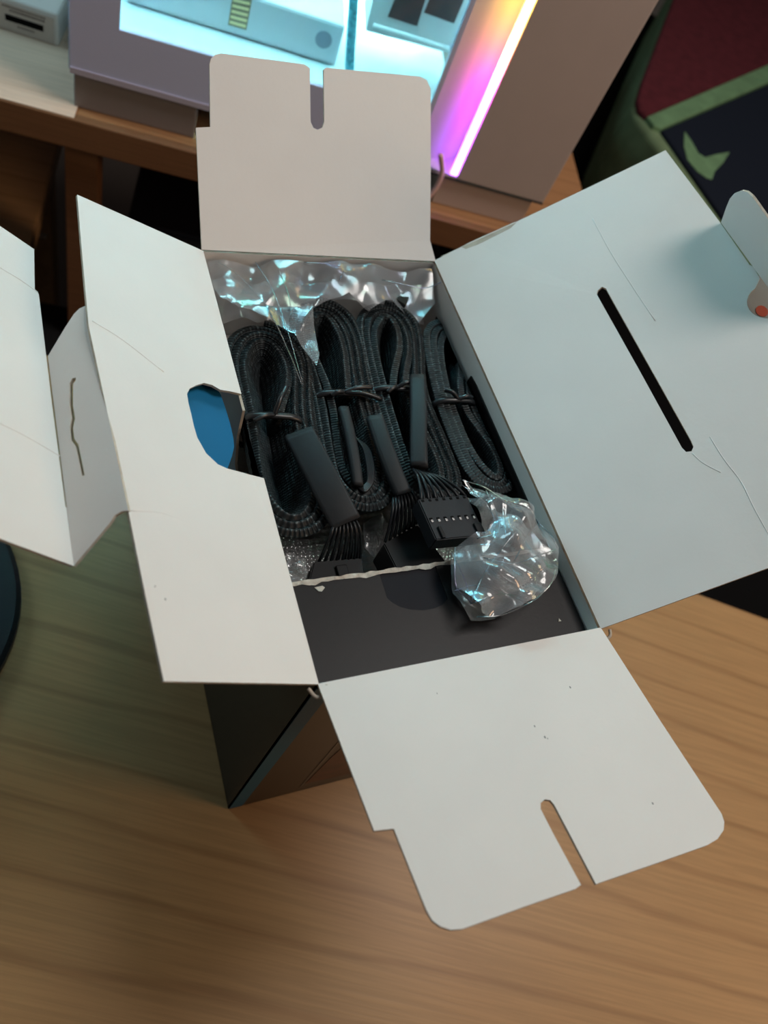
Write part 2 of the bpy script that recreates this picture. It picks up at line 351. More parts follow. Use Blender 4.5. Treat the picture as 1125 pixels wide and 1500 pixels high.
plate('bottom_panel', [(0, 0, 0), (0, D, 0), (W, D, 0), (W, 0, 0)], (0, 0, -1), T, [M['print_black'], M['board'], M['raw_edge']], bx)
# print on the front: blue band along the corner, grey angled line and reddish triangle low down
st = plate('corner_stripe', [(0.0003, -0.0003, 0.001), (0.0095, -0.0003, 0.001), (0.0095, -0.0003, H - 0.002), (0.0003, -0.0003, H - 0.002)], (0, -1, 0), 0.0003, M['print_blue'], bx)
st['label'] = 'blue printed band along the corner'
NF = V((0, -1, 0))
def onf(x, y, e=0.0003): p = onp(x, y, (0, -e, 0), NF); return p
plate('printed_triangle', [onf(447, 1148), onf(485, 1110), onf(530, 1070), onf(560, 1060), onf(560, 1123)], NF, 0.0003, M['print_red'], bx)
plate('printed_line', [onf(438, 1154), onf(441, 1154), onf(500, 1085), onf(497, 1085)], NF, 0.0003, M['print_line'], bx)

BM = [M['board'], M['print_black'], M['raw_edge']]
# front flap, 10 degrees above the horizontal
def fl_plane(a, out): t = math.radians(a); d = V(out) * math.cos(t) + V((0, 0, 1)) * math.sin(t); return d
def nrm(axis, d):
    n = V(axis).cross(d).normalized(); return n if n.z > 0 else -n
dF = fl_plane(10, (0, -1, 0)); nF = nrm((1, 0, 0), dF)
pf = lambda x, y: onp(x, y, (0, 0, H), nF)
front = [(470, 1006), (548, 1217), (577, 1214), (600, 1272), (625, 1334), (633, 1348), (645, 1357), (660, 1362), (677, 1361), (760, 1331), (843, 1302), (851, 1296), (838, 1272), (812, 1224), (798, 1197), (792, 1185), (792, 1176), (798, 1171), (806, 1172), (812, 1179), (842, 1236), (873, 1295), (960, 1265), (1036, 1238), (1051, 1229), (1060, 1216), (1061, 1204), (1057, 1192), (970, 1060), (884, 929)]
ff = plate('front_flap', [V((0.0008, T, H))] + [pf(*p) for p in front[1:-1]] + [V((W - 0.0008, T, H))], nF, T, BM, bx)
# back flap, 40 degrees
dB = fl_plane(40, (0, 1, 0)); nB = nrm((1, 0, 0), dB)
pb = lambda x, y: onp(x, y, (0, D, H), nB)
back = [(295, 366), (287, 187), (308, 186), (307, 94), (309, 86), (315, 80), (324, 78), (385, 86), (446, 94), (454, 100), (455, 178), (459, 187), (465, 190), (472, 187), (475, 178), (474, 102), (478, 99), (615, 112), (625, 117), (631, 130), (631, 250), (630, 352), (634, 377)]
plate('back_flap', [V((0.0004, D - T, H))] + [pb(*p) for p in back[1:-1]] + [V((W - 0.0004, D - T, H))], nB, T, BM, bx)
# left flap, 27 degrees, with the thumb hole; then the spine and the second lid panel
dL = fl_plane(27, (-1, 0, 0)); nL = nrm((0, 1, 0), dL)
plf = lambda x, y: onp(x, y, (0, 0, H), nL)
left = [(462, 1003), (240, 998), (213, 872), (188, 748), (159, 612), (130, 478), (121, 380), (113, 285), (203, 325), (294, 367), (321, 466), (350, 577), (336, 573), (323, 571), (311, 564), (299, 561), (288, 564), (278, 569), (274, 577), (276, 590), (280, 606), (284, 624), (289, 641), (302, 664), (319, 680), (332, 686), (369, 696), (384, 701), (410, 803), (436, 900)]
lfl = [plf(*p) for p in left]
lfl = [V((0.0012, p.y, H)) if p.x > -0.0022 else p for p in lfl]
plate('left_flap', lfl, nL, T, BM, bx)
# blue printed thumb tongue lying just below the hole in the left flap
ptg = lambda x, y: onp(x, y, V((0, 0, H)) - nL * 0.006, nL)
tng = plate('thumb_tongue', [ptg(*p) for p in ((262, 560), (285, 553), (305, 561), (315, 566), (323, 577), (330, 597), (337, 620), (342, 642), (343, 655), (340, 668), (332, 690), (318, 694), (288, 668), (268, 610))], nL, 0.0012, [M['tongue_blue'], M['board'], M['kraft']], bx)
tng['label'] = 'blue tongue showing through the finger hole'
fo0, fo1 = plf(188, 748), plf(129, 470)
fx, fz = (fo0.x + fo1.x) / 2, (fo0.z + fo1.z) / 2
dS = (V((-0.0895, 0, 0.2665)) - V((fx, 0, fz))).normalized(); nS = nrm((0, 1, 0), dS)
pS = lambda x, y: onp(x, y, (fx, 0, fz), nS)
spine = [(188, 748), (178, 749), (168, 755), (160, 767), (145, 785), (108, 829), (98, 745), (70, 522), (95, 480), (108, 460), (116, 452), (127, 447), (130, 478), (159, 612)]
slit = [(111, 553), (106, 554), (102, 561), (102, 594), (105, 612), (102, 626), (104, 645), (111, 654), (120, 697), (124, 696), (115, 651), (109, 643), (107, 627), (110, 613), (107, 594), (107, 562), (111, 557)]
plate('handle_spine', [pS(*p) for p in spine], nS, T, BM, bx, holes=[[pS(*p) for p in slit]])
e0 = pS(108, 829)
d2 = fl_plane(38, (-1, 0, 0)); n2 = nrm((0, 1, 0), d2)
p2 = lambda x, y: onp(x, y, (e0.x, 0, e0.z), n2)
second = [(108, 829), (99, 752), (101, 746), (96, 742), (76, 590), (57, 432), (55, 427), (51, 424), (50, 365), (0, 331)]
sp2 = [p2(*p) for p in second]
dd_ = (sp2[-1] - sp2[-2]).normalized(); sp2 = sp2[:-1] + [sp2[-2] + dd_ * 0.075, sp2[0] + (p2(0, 789) - sp2[0]).normalized() * 0.075]
plate('second_lid_panel', sp2, n2, T, BM, bx)
# right flap, 37 degrees, with slot, circular notch at its outer edge and a tuck tab
dR = fl_plane(37, (1, 0, 0)); nR = nrm((0, 1, 0), dR)
pr = lambda x, y: onp(x, y, (W, 0, H), nR)
hR0, hR1, oR0 = pr(975, 220), pr(1055, 326), None
eo = (hR1 - hR0).normalized()
A_, B_ = pr(638, 377), pr(886, 922)
v0 = (hR0 - V((W, D, H))).dot(dR)
def R2(u, v): return V((W, u, H)) + dR * v
uc, vc = pr(1127, 441).y, None
ctr = pr(1127, 441); rad = (pr(1094, 443) - ctr).length
edge_v = lambda u: v0
arc = []
right = [V((W - 0.0012, 0.0008, H)), pr(1125, 832)]
vo = (pr(1125, 832) - V((W, 0, H))).dot(dR)
right += [R2(pr(1125, 832).y, v0)]
cu = ctr.y; cv = (ctr - V((W, 0, H))).dot(dR)
for i in range(13):
    a = math.radians(-78 + 156 * i / 12)
    right.append(R2(cu + rad * math.sin(a), cv - rad * math.cos(a)))
right += [pr(1113, 408), pr(1104, 391), pr(1098, 388), pr(1055, 326), pr(975, 220), pr(865, 273), pr(756, 325), pr(752, 326), pr(690, 354), V((W - 0.0012, D - 0.0008, H))]
slot = [(876, 425), (882, 420), (888, 423), (895, 436), (950, 534), (1012, 645), (1016, 654), (1013, 661), (1005, 662), (999, 656), (938, 545), (874, 431)]
rf = plate('right_flap', right, nR, T, BM, bx, holes=[[pr(*p) for p in slot]])
tA, tB = pr(1055, 326), pr(1100, 388)
tdir = (tB - tA).normalized()
dT = fl_plane(118, (1, 0, 0)); nT = tdir.cross(dT).normalized()
if nT.dot(CAM - tA) < 0: nT = -nT
pt = lambda x, y: onp(x, y, tA, nT)
tab = [(1056, 326), (1064, 303), (1069, 291), (1076, 283), (1086, 279), (1094, 281), (1102, 288), (1112, 302), (1160, 370), (1160, 470), (1101, 388)]
plate('tuck_tab', [pt(*p) for p in tab], nT, T, BM, bx)
# layer of the lid seen through the circular notch
q0 = V((W, 0, H)) - nR * 0.012
lay = [R2(cu - 0.022, cv - 0.022) - nR * 0.010, R2(cu - 0.022, cv + 0.02) - nR * 0.010, R2(cu + 0.024, cv + 0.02) - nR * 0.010, R2(cu + 0.024, cv - 0.022) - nR * 0.010]
ly = plate('lid_layer', lay, nR, T, [mat('grey_layer', (0.30, 0.28, 0.24), 0.8), M['print_black'], M['raw_edge']], bx)
pp = onp(1116, 456, lay[0], nR)
plate('red_mark', [pp + (V((0, 1, 0)) * math.cos(a * 0.52) * 0.004 + dR * math.sin(a * 0.52) * 0.003) + nR * 0.0003 for a in range(12)], nR, 0.0003, mat('red_orange_print', (0.45, 0.07, 0.03), 0.5), ly)
# pressed crease lines: fine ridges on the flaps
def crease(pts, pl, n, r=0.00035, parent=None):
    path = catmull([pl(*p) + n * (-r * 0.35) for p in pts], 5)
    return sweep('crease', path, circ(r, 6), M['board'], parent or bx, up=n)
for c in ([(868, 320), (895, 370), (930, 425), (960, 470)], [(786, 640), (830, 625), (880, 608), (925, 585)], [(1040, 640), (1060, 672), (1085, 705), (1105, 745), (1130, 790)], [(1014, 664), (1030, 678), (1056, 692)], [(665, 402), (700, 470), (718, 505), (745, 560), (782, 640), (830, 760), (880, 880)]): crease(c, pr, nR)
for c in ([(135, 470), (180, 498), (240, 545)], [(190, 748), (240, 752), (300, 775)]): crease(c, plf, nL)
for c in ([(0, 392), (30, 410), (55, 428)], [(0, 620), (40, 640), (88, 668)]): crease(c, p2, n2)
# little specks of dirt on the flaps
M['speck'] = mat('speck', (0.26, 0.25, 0.24), 0.8)
for i, (x, y, pl_, n_) in enumerate([(227, 859, plf, nL), (242, 878, plf, nL), (798, 1080, pf, nF), (802, 1082, pf, nF), (956, 1177, pf, nF), (835, 1007, pf, nF), (640, 1016, pf, nF), (783, 1064, pf, nF)]):
    c = pl_(x, y); a1 = V((1, 0, 0)).cross(n_).normalized(); a2 = n_.cross(a1); r = 0.0004 + 0.00015 * (i % 3)
    plate('speck', [c + n_ * 0.0002 + (a1 * math.cos(t) * r + a2 * math.sin(t) * r * 0.6) for t in [k * math.pi / 3 for k in range(6)]], n_, 0.0002, M['speck'], bx)
# small torn corners where the flaps meet
for (x, y, zz) in ((466, 1008, H), (886, 926, H)):
    c = onz(x, y, zz)
    tube('torn_corner', [c + V((-0.004, 0.001, -0.001)), c + V((-0.001, -0.003, -0.0022)), c + V((0.003, -0.0022, -0.0012)), c + V((0.004, 0.001, -0.0004))], 0.0009, M['raw_edge'], bx, 4, 6)
# scuffed buff strip on the right flap's back edge
M['buff'] = mat('buff_paper', (0.50, 0.45, 0.37), 0.85, spec=0.1, var=0.15, vscale=120)
plate('glue_strip', [pr(645, 376) + nR * .0002, pr(756, 326) + nR * .0002, pr(748, 334) + nR * .0002, pr(700, 358) + nR * .0002, pr(665, 372) + nR * .0002], nR, 0.0002, M['buff'], bx)

# ------------------------------------------------------------------ black inner carton
ZP = 0.2372; YF, YB = 0.0042, 0.0530
ic = thing('inner_carton', (W / 2, D / 2, T + 0.0004), 'black inner carton with torn edge across the front of the white box', 'carton')
X0, X1 = T + 0.001, W - T - 0.001
BK = [M['carton_black'], M['raw_edge'], M['carton_black']]
TG = [mat('tongue_black', (0.006, 0.006, 0.010), 0.55, spec=0.15), M['raw_edge'], M['carton_black']]
pz = lambda x, y: onz(x, y, ZP)
# half-moon thumb cut in the panel: pressed-in tongue, slightly lower than the panel
moon = [(567, 876), (575, 883), (586, 889), (602, 893), (620, 894), (637, 891), (648, 886), (656, 877)]
mp_ = [pz(*p) for p in moon]
xm0, xm1 = mp_[0].x, mp_[-1].x
outl = [V((X0, YF, ZP)), V((X1, YF, ZP)), V((X1, YB, ZP)), V((xm1, YB, ZP))] + [V((p.x, p.y, ZP)) for p in reversed(mp_)] + [V((xm0, YB, ZP)), V((X0, YB, ZP))]
plate('top_panel', outl, (0, 0, 1), 0.0012, BK, ic)
plate('thumb_tongue', [V((xm0, YB, ZP - 0.0006))] + [V((p.x, p.y, ZP - 0.0006)) for p in mp_] + [V((xm1, YB, ZP - 0.0006))], (0, 0, 1), 0.0012, TG, ic)
plate('front_side', [(X0, YF, T), (X1, YF, T), (X1, YF, ZP - 0.0013), (X0, YF, ZP - 0.0013)], (0, -1, 0), 0.001, BK, ic)
ZI = 0.178
plate('divider', [(X0, YB - 0.0012, ZI), (X1, YB - 0.0012, ZI), (X1, YB - 0.0012, ZP - 0.0015), (X0, YB - 0.0012, ZP - 0.0015)], (0, 1, 0), 0.001, [M['raw_edge']] * 3, ic)
plate('right_side', [(X1, YF + .002, T), (X1, 0.178, T), (X1, 0.178, 0.2345), (X1, 0.170, 0.2355), (X1, YF + .002, 0.2358)], (-1, 0, 0), 0.001, [M['carton_black'], M['raw_edge'], M['carton_black']], ic)
plate('left_side', [(X0, 0.06, T), (X0, 0.100, 0.232), (X0, 0.062, 0.2385), (X0, 0.06, 0.2385)], (1, 0, 0), 0.001, BK, ic)
plate('tray_floor', [(X0 + .0015, YB, ZI), (X1 - .0015, YB, ZI), (X1 - .0015, D - T - .001, ZI), (X0 + .0015, D - T - .001, ZI)], (0, 0, 1), 0.001, [mat('tray_grey', (0.34, 0.31, 0.28), 0.8)] * 3, ic)
# torn fibre edge along the back of the panel
rnd = random.Random(3); vs = []; fs = []; NT = 46
for i in range(NT + 1):
    x = X0 + (X1 - X0) * i / NT
    wj = 0.0010 + rnd.random() * 0.0012 + (0.0014 if i in (3, 4, 12, 13, 22, 23) else 0)
    vs += [(x, YB - wj * 0.6, ZP + 0.0003), (x, YB + 0.0005 + rnd.random() * 0.0008, ZP + 0.0004 + rnd.random() * 0.0006), (x, YB + 0.0003, ZP - 0.0016)]
    if i: k = 3 * i; fs += [(k - 3, k, k + 1, k - 2), (k - 2, k + 1, k + 2, k - 1)]
te = mesh('torn_edge', vs, fs, M['torn'], ic); te['label'] = 'ragged pale paper fibres along the torn edge'
c = pz(467, 863)
plate('paper_flake', [c + V(v) for v in ((-0.002, 0.001, .0005), (0.002, 0.0012, .0006), (0.003, 0.0002, .0005), (0.001, -0.0016, .0005), (-0.0005, -0.0012, .0005))], (0, 0, 1), 0.0002, M['torn'], ic)
c = pz(819, 909)
plate('paper_flake', [c + V(v) for v in ((-0.0009, -0.0006, .0004), (0.0009, -0.0006, .0004), (0.0002, 0.0011, .0004))], (0, 0, 1), 0.0002, M['torn'], ic)

# ------------------------------------------------------------------ plastic: crumpled sheet helper
def crumple(name, outline, zfun, mt, parent, seed, sp=0.0013, folds=16, amp=0.0035, wid=0.0035, low=0.0025, ang=(0, 180)):
    """thin film: dense smooth sheet inside an outline (xy loop), raised and pressed along sharp random fold lines"""
    from mathutils.geometry import delaunay_2d_cdt
    rn = random.Random(seed); ol = []
    for a, b in zip(outline, list(outline[1:]) + [outline[0]]):
        a = V((a[0], a[1])); b = V((b[0], b[1])); q = max(1, int((b - a).length / sp))
        ol += [a.lerp(b, i / q) for i in range(q)]
    xs = [p.x for p in ol]; ys = [p.y for p in ol]; k = len(ol); big = [V((p[0], p[1])) for p in outline]; kb = len(big)
    def inside(p):
        r = False
        for i in range(kb):
            a, b = big[i], big[(i + 1) % kb]
            if (a.y > p.y) != (b.y > p.y) and p.x < (b.x - a.x) * (p.y - a.y) / (b.y - a.y) + a.x: r = not r
        return r
    pts = list(ol); x = min(xs)
    while x < max(xs):
        y = min(ys)
        while y < max(ys):
            p = V((x + rn.uniform(-.4, .4) * sp, y + rn.uniform(-.4, .4) * sp))
            if inside(p): pts.append(p)
            y += sp
        x += sp
    vco, ed, fc, *_ = delaunay_2d_cdt(pts, [(i, (i + 1) % k) for i in range(k)], [], 1, 1e-7)
    F = []
    for _ in range(folds):
        a = math.radians(rn.uniform(*ang)); F.append((V((rn.uniform(min(xs), max(xs)), rn.uniform(min(ys), max(ys)))), V((math.cos(a), math.sin(a))), rn.uniform(0.3, 1) * amp * rn.choice((-1, 1)), wid * rn.uniform(0.6, 2.2), rn.uniform(0.015, 0.055)))
    v3 = []
    for p in vco:
        z = zfun(p.x, p.y) + low * noise.noise(V((p.x * 48, p.y * 48, seed)))
        for c, d, h, wd, ln in F:
            r = p - c; al = r.dot(d); ds = abs(r.x * d.y - r.y * d.x)
            if abs(al) < ln: z += h * math.exp(-ds / wd) * (1 - (al / ln) ** 2)
        v3.append((p.x, p.y, z))
    return mesh(name, v3, [tuple(f) for f in fc], mt, parent, True)

# bubble wrap on the tray floor (front gap), ribbed rows
bw = thing('bubble_wrap', (W / 2, 0.08, ZI), 'grey ribbed see-through wrap under the connectors', 'wrap')
vs = []; fs = []; nx, ny = 110, 60
bx0, bx1, by0, by1 = X0 + .004, X1 - .006, YB + .003, 0.125
for j in range(ny + 1):
    for i in range(nx + 1):
        x = bx0 + (bx1 - bx0) * i / nx; y = by0 + (by1 - by0) * j / ny
        z = ZI + 0.010 + 0.0013 * math.sin(y * 2 * math.pi / 0.0042) + 0.0008 * math.sin(x * 2 * math.pi / 0.005) + 0.004 * noise.noise(V((x * 40, y * 40, 0)))
        vs.append((x, y, z))
for j in range(ny):
    for i in range(nx): a = j * (nx + 1) + i; fs.append((a, a + 1, a + nx + 2, a + nx + 1))
mesh('wrap_sheet', vs, fs, M['bubble'], bw, True)
wc = [tuple(onz(x, y, 0.222)[:2]) for x, y in ((418, 812), (432, 806), (446, 822), (450, 846), (440, 858), (424, 858))]
crumple('wrap_end', wc, lambda x, y: 0.222, M['film'], bw, 21, sp=0.0008, folds=12, amp=0.003, wid=0.002, low=0.001)
wc = [tuple(onz(x, y, 0.215)[:2]) for x, y in ((536, 760), (560, 752), (572, 775), (562, 800), (548, 812), (536, 800))]
crumple('wrap_end', wc, lambda x, y: 0.215, M['film'], bw, 22, sp=0.0008, folds=12, amp=0.003, wid=0.002, low=0.001)

# ------------------------------------------------------------------ cables
HW = 0.0225       # ribbon height
NWIRE = 7
def ribbon_section(h=HW, t=0.0046, n=NWIRE):
    pitch = h / n; out = []
    for i in range(n):           # right side going up
        for a in (-75, -40, 0, 40, 75):
            out.append((t / 2 * (0.84 + 0.16 * math.cos(math.radians(a))), -h / 2 + pitch * (i + 0.5) + pitch / 2 * math.sin(math.radians(a))))
    for i in reversed(range(n)):
        for a in (75, 40, 0, -40, -75):
            out.append((-t / 2 * (0.84 + 0.16 * math.cos(math.radians(a))), -h / 2 + pitch * (i + 0.5) + pitch / 2 * math.sin(math.radians(a))))
    return out
def bundle(name, label, top, tie, bot, w_top, w_tie, w_bot, turns, z, flare=0.50, h=HW):
    """folded flat cable: top, tie, bot are xy of the two loop ends and the tied waist"""
    ax = V((*top, 0)); ay = V((*bot, 0)); tl = V((*tie, 0))
    root = thing(name, ((ax.x + ay.x) / 2, (ax.y + ay.y) / 2, z - h / 2), label, 'cable', 'folded black cables in the box')
    a1, a2 = ax - tl, ay - tl
    path = []; step = 0.0043; per = 64; tot = int(per * turns)
    for i in range(tot + 1):
        tt = i / per; d = step * tt; ph = (tt % 1.0) * 2 * math.pi          # ph 0 at top
        c = math.cos(ph); s = math.sin(ph)                                      # c 1 top, -1 bottom
        # axial coordinate q in [-1,1], stretched so that points cluster round the ends
        q = math.copysign(abs(c) ** 0.75, c)
        arm = a1 if q >= 0 else a2; L = arm.length; wl = w_top if q >= 0 else w_bot
        aq = abs(q); dist = aq * (L - d)
        # width: waist -> lobe -> closed end
        e = max(0.0, 1 - aq); re = min(1.0, (e * (L - d)) / max(wl, 1e-4)); endf = math.sqrt(max(0.0, 1 - (1 - re) ** 2))
        sm = min(1.0, aq / 0.62); sm = sm * sm * (3 - 2 * sm)
        hwid = w_tie + (wl - w_tie) * sm
        hwid = max(hwid - d, (turns - tt) * 0.0021 + 0.0020) * endf
        dirv = arm.normalized(); up = V((0, 0, 1)); side = dirv.cross(up).normalized()
        if q < 0: side = -side
        p = tl + dirv * dist + side * (hwid * (1 if s >= 0 else -1)) 
        p.z = z + 0.0012 * noise.noise(V((p.x * 60, p.y * 60, tt)))
        path.append(p)
    # smooth
    for _ in range(3): path = [path[0]] + [(path[i - 1] + path[i] * 2 + path[i + 1]) / 4 for i in range(1, len(path) - 1)] + [path[-1]]
    A = ax - a1.normalized() * w_top; B = ay - a2.normalized() * w_bot; AB = B - A; ups = []
    for p in path:
        q = V((p.x, p.y, 0)); t_ = max(0.0, min(1.0, (q - A).dot(AB) / AB.length_squared)); o_ = q - (A + AB * t_)
        o_ = o_ / max(o_.length, 0.006); ups.append((V((0, 0, 1)) + o_ * flare).normalized())
    for _ in range(4): ups = [ups[0]] + [(ups[i - 1] + ups[i] * 2 + ups[i + 1]).normalized() for i in range(1, len(ups) - 1)] + [ups[-1]]
    sweep('ribbon_cable', path, ribbon_section(h), M['braid'], root, uv=True, ups=ups)
    for v in root.children[0].data.vertices: v.co.x = min(max(v.co.x, T + 0.0026 - root.location.x), W - T - 0.0036 - root.location.x); v.co.z = max(v.co.z, ZI + 0.0005 - root.location.z)
    return root, tl, (a1 - a2).normalized()
def twist(root, tl, axis, w, z, h, tail):
    side = axis.cross(V((0, 0, 1))).normalized(); pts = []
    for i in range(20):
        a = 2 * math.pi * i / 20
        pts.append(V((tl.x, tl.y, z)) + side * (math.copysign(abs(math.cos(a)) ** 0.6, math.cos(a)) * (w + 0.0012)) + V((0, 0, 1)) * (math.copysign(abs(math.sin(a)) ** 0.6, math.sin(a)) * (h / 2 + 0.0014)))
    sweep('twist_tie', pts, circ(0.0014, 6, 0.0022), M['tie'], root, up=axis, closed=True)
    k = V((tl.x, tl.y, z + h / 2 + 0.0018))
    for tl_ in tail:
        e = k + V(tl_); md = (k + e) / 2 + V((0, 0, 0.002))
        tube('tie_end', [k, md, e], 0.0014, M['tie'], root, 5, 6)
def sleeve(root, pts, w, t, z_up=(0, 0, 1)):
    return sweep('heat_shrink_sleeve', catmull([V(p) for p in pts], 6), rrect(w / 2, t / 2, t * 0.42), M['shrink'], root, up=z_up)

zc = 0.2215
g = lambda x, y, z=0.228: onz(x, y, z)
gxy = lambda x, y, z=0.230: tuple(onz(x, y, z)[:2])
B1 = bundle('ribbon_cable_bundle', 'widest folded black cable, against the left wall with the finger notch', gxy(384, 486), gxy(398, 618), gxy(432, 775), 0.0200, 0.0165, 0.0185, 3.25, zc, 0.62, 0.0255)
B2 = bundle('ribbon_cable_bundle', 'folded black cable second from the left, loop standing highest at the back', gxy(464, 446), gxy(500, 582), gxy(537, 740), 0.0190, 0.0155, 0.0170, 3.25, zc)
B3 = bundle('ribbon_cable_bundle', 'folded black cable third from the left, feeding the connector with silver contacts', gxy(563, 450), gxy(578, 575), gxy(640, 735), 0.0180, 0.0145, 0.0165, 3.25, zc)
B4 = bundle('ribbon_cable_bundle', 'folded black cable next to the right wall of the box', gxy(650, 470), gxy(667, 592), gxy(736, 720), 0.0160, 0.0135, 0.0165, 3.0, zc - 0.001, 0.22)
twist(*[B1[0], B1[1], B1[2]], 0.0170, zc, 0.0255, [(0.010, 0.016, 0.004), (-0.012, -0.004, 0.001), (0.006, 0.010, 0.006)])
twist(B2[0], B2[1], B2[2], 0.0160, zc, HW, [(0.018, 0.002, 0.001), (0.022, -0.006, 0.0), (-0.008, -0.002, 0.0)])
twist(B3[0], B3[1], B3[2], 0.0150, zc, HW, [(0.010, 0.002, 0.002), (-0.008, -0.004, 0.001)])
twist(B4[0], B4[1], B4[2], 0.0140, zc, HW, [(-0.008, 0.006, 0.002), (0.010, 0.001, 0.0)])
for rt in (B1[0], B2[0], B3[0], B4[0]):          # keep everything inside the carton walls
    for ch in rt.children:
        for v in ch.data.vertices: v.co.x = min(max(v.co.x, T + 0.0026 - rt.location.x), W - T - 0.0036 - rt.location.x)
# sleeves, wires and connectors
zt = 0.2385
def wires(root, starts, ends, sag=0.004, r=0.00085):
    for a, b in zip(starts, ends):
        a = V(a); b = V(b); m1 = a.lerp(b, 0.35) + V((0, 0, sag)); m2 = a.lerp(b, 0.75) + V((0, 0, sag * 0.8))
        tube('wire', [a, m1, m2, b], r, M['wire'], root, 5, 6)
def lerp_px(a, b, n, z0, z1): return [onz(a[0] + (b[0] - a[0]) * i / (n - 1), a[1] + (b[1] - a[1]) * i / (n - 1), z0 + (z1 - z0) * i / (n - 1)) for i in range(n)]
def connector(root, quad, z, t, mt):
    """quad px corners: wire side left, wire side right, mating side right, mating side left"""
    P = [onz(*q, z) for q in quad]
    bm = bmesh.new(); vs = [bm.verts.new(p) for p in P] + [bm.verts.new(p - V((0, 0, t))) for p in P]
    for f in ((0, 1, 2, 3), (7, 6, 5, 4), (0, 4, 5, 1), (1, 5, 6, 2), (2, 6, 7, 3), (3, 7, 4, 0)): bm.faces.new([vs[i] for i in f])
    bmesh.ops.recalc_face_normals(bm, faces=bm.faces[:])
    bmesh.ops.bevel(bm, geom=bm.edges[:] + bm.verts[:], offset=0.0006, segments=2, affect='EDGES')
    return from_bm('connector', bm, mt, root), P
# cable 1
sleeve(B1[0], [onz(438, 634, zt + .001), onz(462, 680, zt + .002), onz(487, 728, zt + .001), onz(507, 767, zt - .002)], 0.0165, 0.0042, (-0.25, -0.2, 1))
c1, P1 = connector(B1[0], [(460, 822), (530, 817), (536, 862), (448, 868)], 0.221, 0.016, M['plastic'])
wires(B1[0], lerp_px((489, 770), (521, 762), 8, zt - .0025, zt - .0025), lerp_px((466, 826), (527, 821), 8, 0.2185, 0.2185), 0.005)
wires(B1[0], lerp_px((491, 771), (519, 764), 6, zt - .005, zt - .005), lerp_px((474, 830), (522, 825), 6, 0.2140, 0.2140), 0.0035)
box('latch', (P1[0] + P1[1]) / 2 + V((-0.003, -0.014, 0.0)), (1, 0, 0), (0, 1, 0), (0, 0, 1), 0.006, 0.010, 0.0018, M['plastic'], c1, 0.0005)
# cable 2: sleeve tucked down into its own loop, thin wires around the loop end
sleeve(B2[0], [onz(503, 598, zt - .001), onz(513, 640, zt - .001), onz(520, 680, zt - .002), onz(524, 712, zt - .004)], 0.0062, 0.0040)
for i in range(6):
    o_ = i * 1.6
    tube('wire', [onz(518 + o_ * .2, 640, .2325), onz(541 - o_, 660, .234), onz(547 - o_, 700, .2335), onz(535 - o_ * .3, 720 - o_, .233), onz(523, 712 - o_ * .4, .2325)], 0.0008, M['wire'], B2[0], 6, 6)
sleeve(B2[0], [onz(549, 612, zt - .001), onz(562, 652, zt), onz(577, 692, zt - .001), onz(591, 724, zt - .003)], 0.0100, 0.0052, (-0.2, 0, 1))
c2, P2 = connector(B2[0], [(562, 796), (612, 768), (656, 826), (588, 848)], 0.2240, 0.020, M['plastic'])
wires(B2[0], lerp_px((576, 730), (602, 718), 8, zt - .004, zt - .004), lerp_px((564, 794), (610, 768), 8, 0.2235, 0.2235), 0.004)
wires(B2[0], lerp_px((578, 733), (600, 722), 6, zt - .007, zt - .007), lerp_px((570, 798), (606, 777), 6, 0.2190, 0.2190), 0.003)
# cable 3: sleeve and the connector lying on top with silver contacts
sleeve(B3[0], [onz(612, 552, zt + .001), onz(613, 600, zt + .002), onz(613, 645, zt + .002), onz(614, 684, zt + .001)], 0.0098, 0.0046, (-0.3, 0, 1))
ZK = 0.2475
c3, P3 = connector(B3[0], [(612, 731), (684, 725), (712, 784), (639, 791)], ZK, 0.0105, M['plastic_grey'])
wires(B3[0], lerp_px((605, 687), (625, 693), 7, zt, zt), lerp_px((617, 733), (682, 727), 7, ZK - 0.003, ZK - 0.003), 0.003)
wires(B3[0], lerp_px((607, 690), (623, 695), 6, zt - .003, zt - .003), lerp_px((622, 736), (676, 731), 6, ZK - 0.0075, ZK - 0.0075), 0.002)
e1 = (P3[1] - P3[0]).normalized(); e2 = (P3[3] - P3[0]).normalized(); eu = V((0, 0, 1)); wk = (P3[1] - P3[0]).length
for i in range(7):
    f = (i + 0.55) / 7.1
    p = P3[0].lerp(P3[1], f) + e2 * 0.0008
    box('contact_notch', p - e1 * 0.0007, e1, e2, eu, 0.0014, 0.0012, 0.0003, M['hole'], c3)
    p = P3[0].lerp(P3[1], f).lerp(P3[3].lerp(P3[2], f), 0.53)
    box('silver_contact', p - e1 * 0.0006, e1, e2, eu, 0.0012, 0.0015, 0.0005, M['metal'], c3)
    box('contact_slot', p - e1 * 0.0008 - e2 * 0.0012, e1, e2, eu, 0.0016, 0.0012, 0.0003, M['hole'], c3)
for f in (0.12, 0.84):
    p = P3[3].lerp(P3[2], f) - e2 * 0.0072
    box('keying_rib', p, e1, e2, eu, 0.0018 if f < .5 else 0.0042, 0.0068, 0.0014, M['plastic'], c3, 0.0003)
# cable 4: stray inner tape end and the corner of a connector standing behind cable 3
c4, P4 = connector(B3[0], [(578, 437), (596, 424), (603, 430), (594, 448)], 0.234, 0.012, M['plastic'])

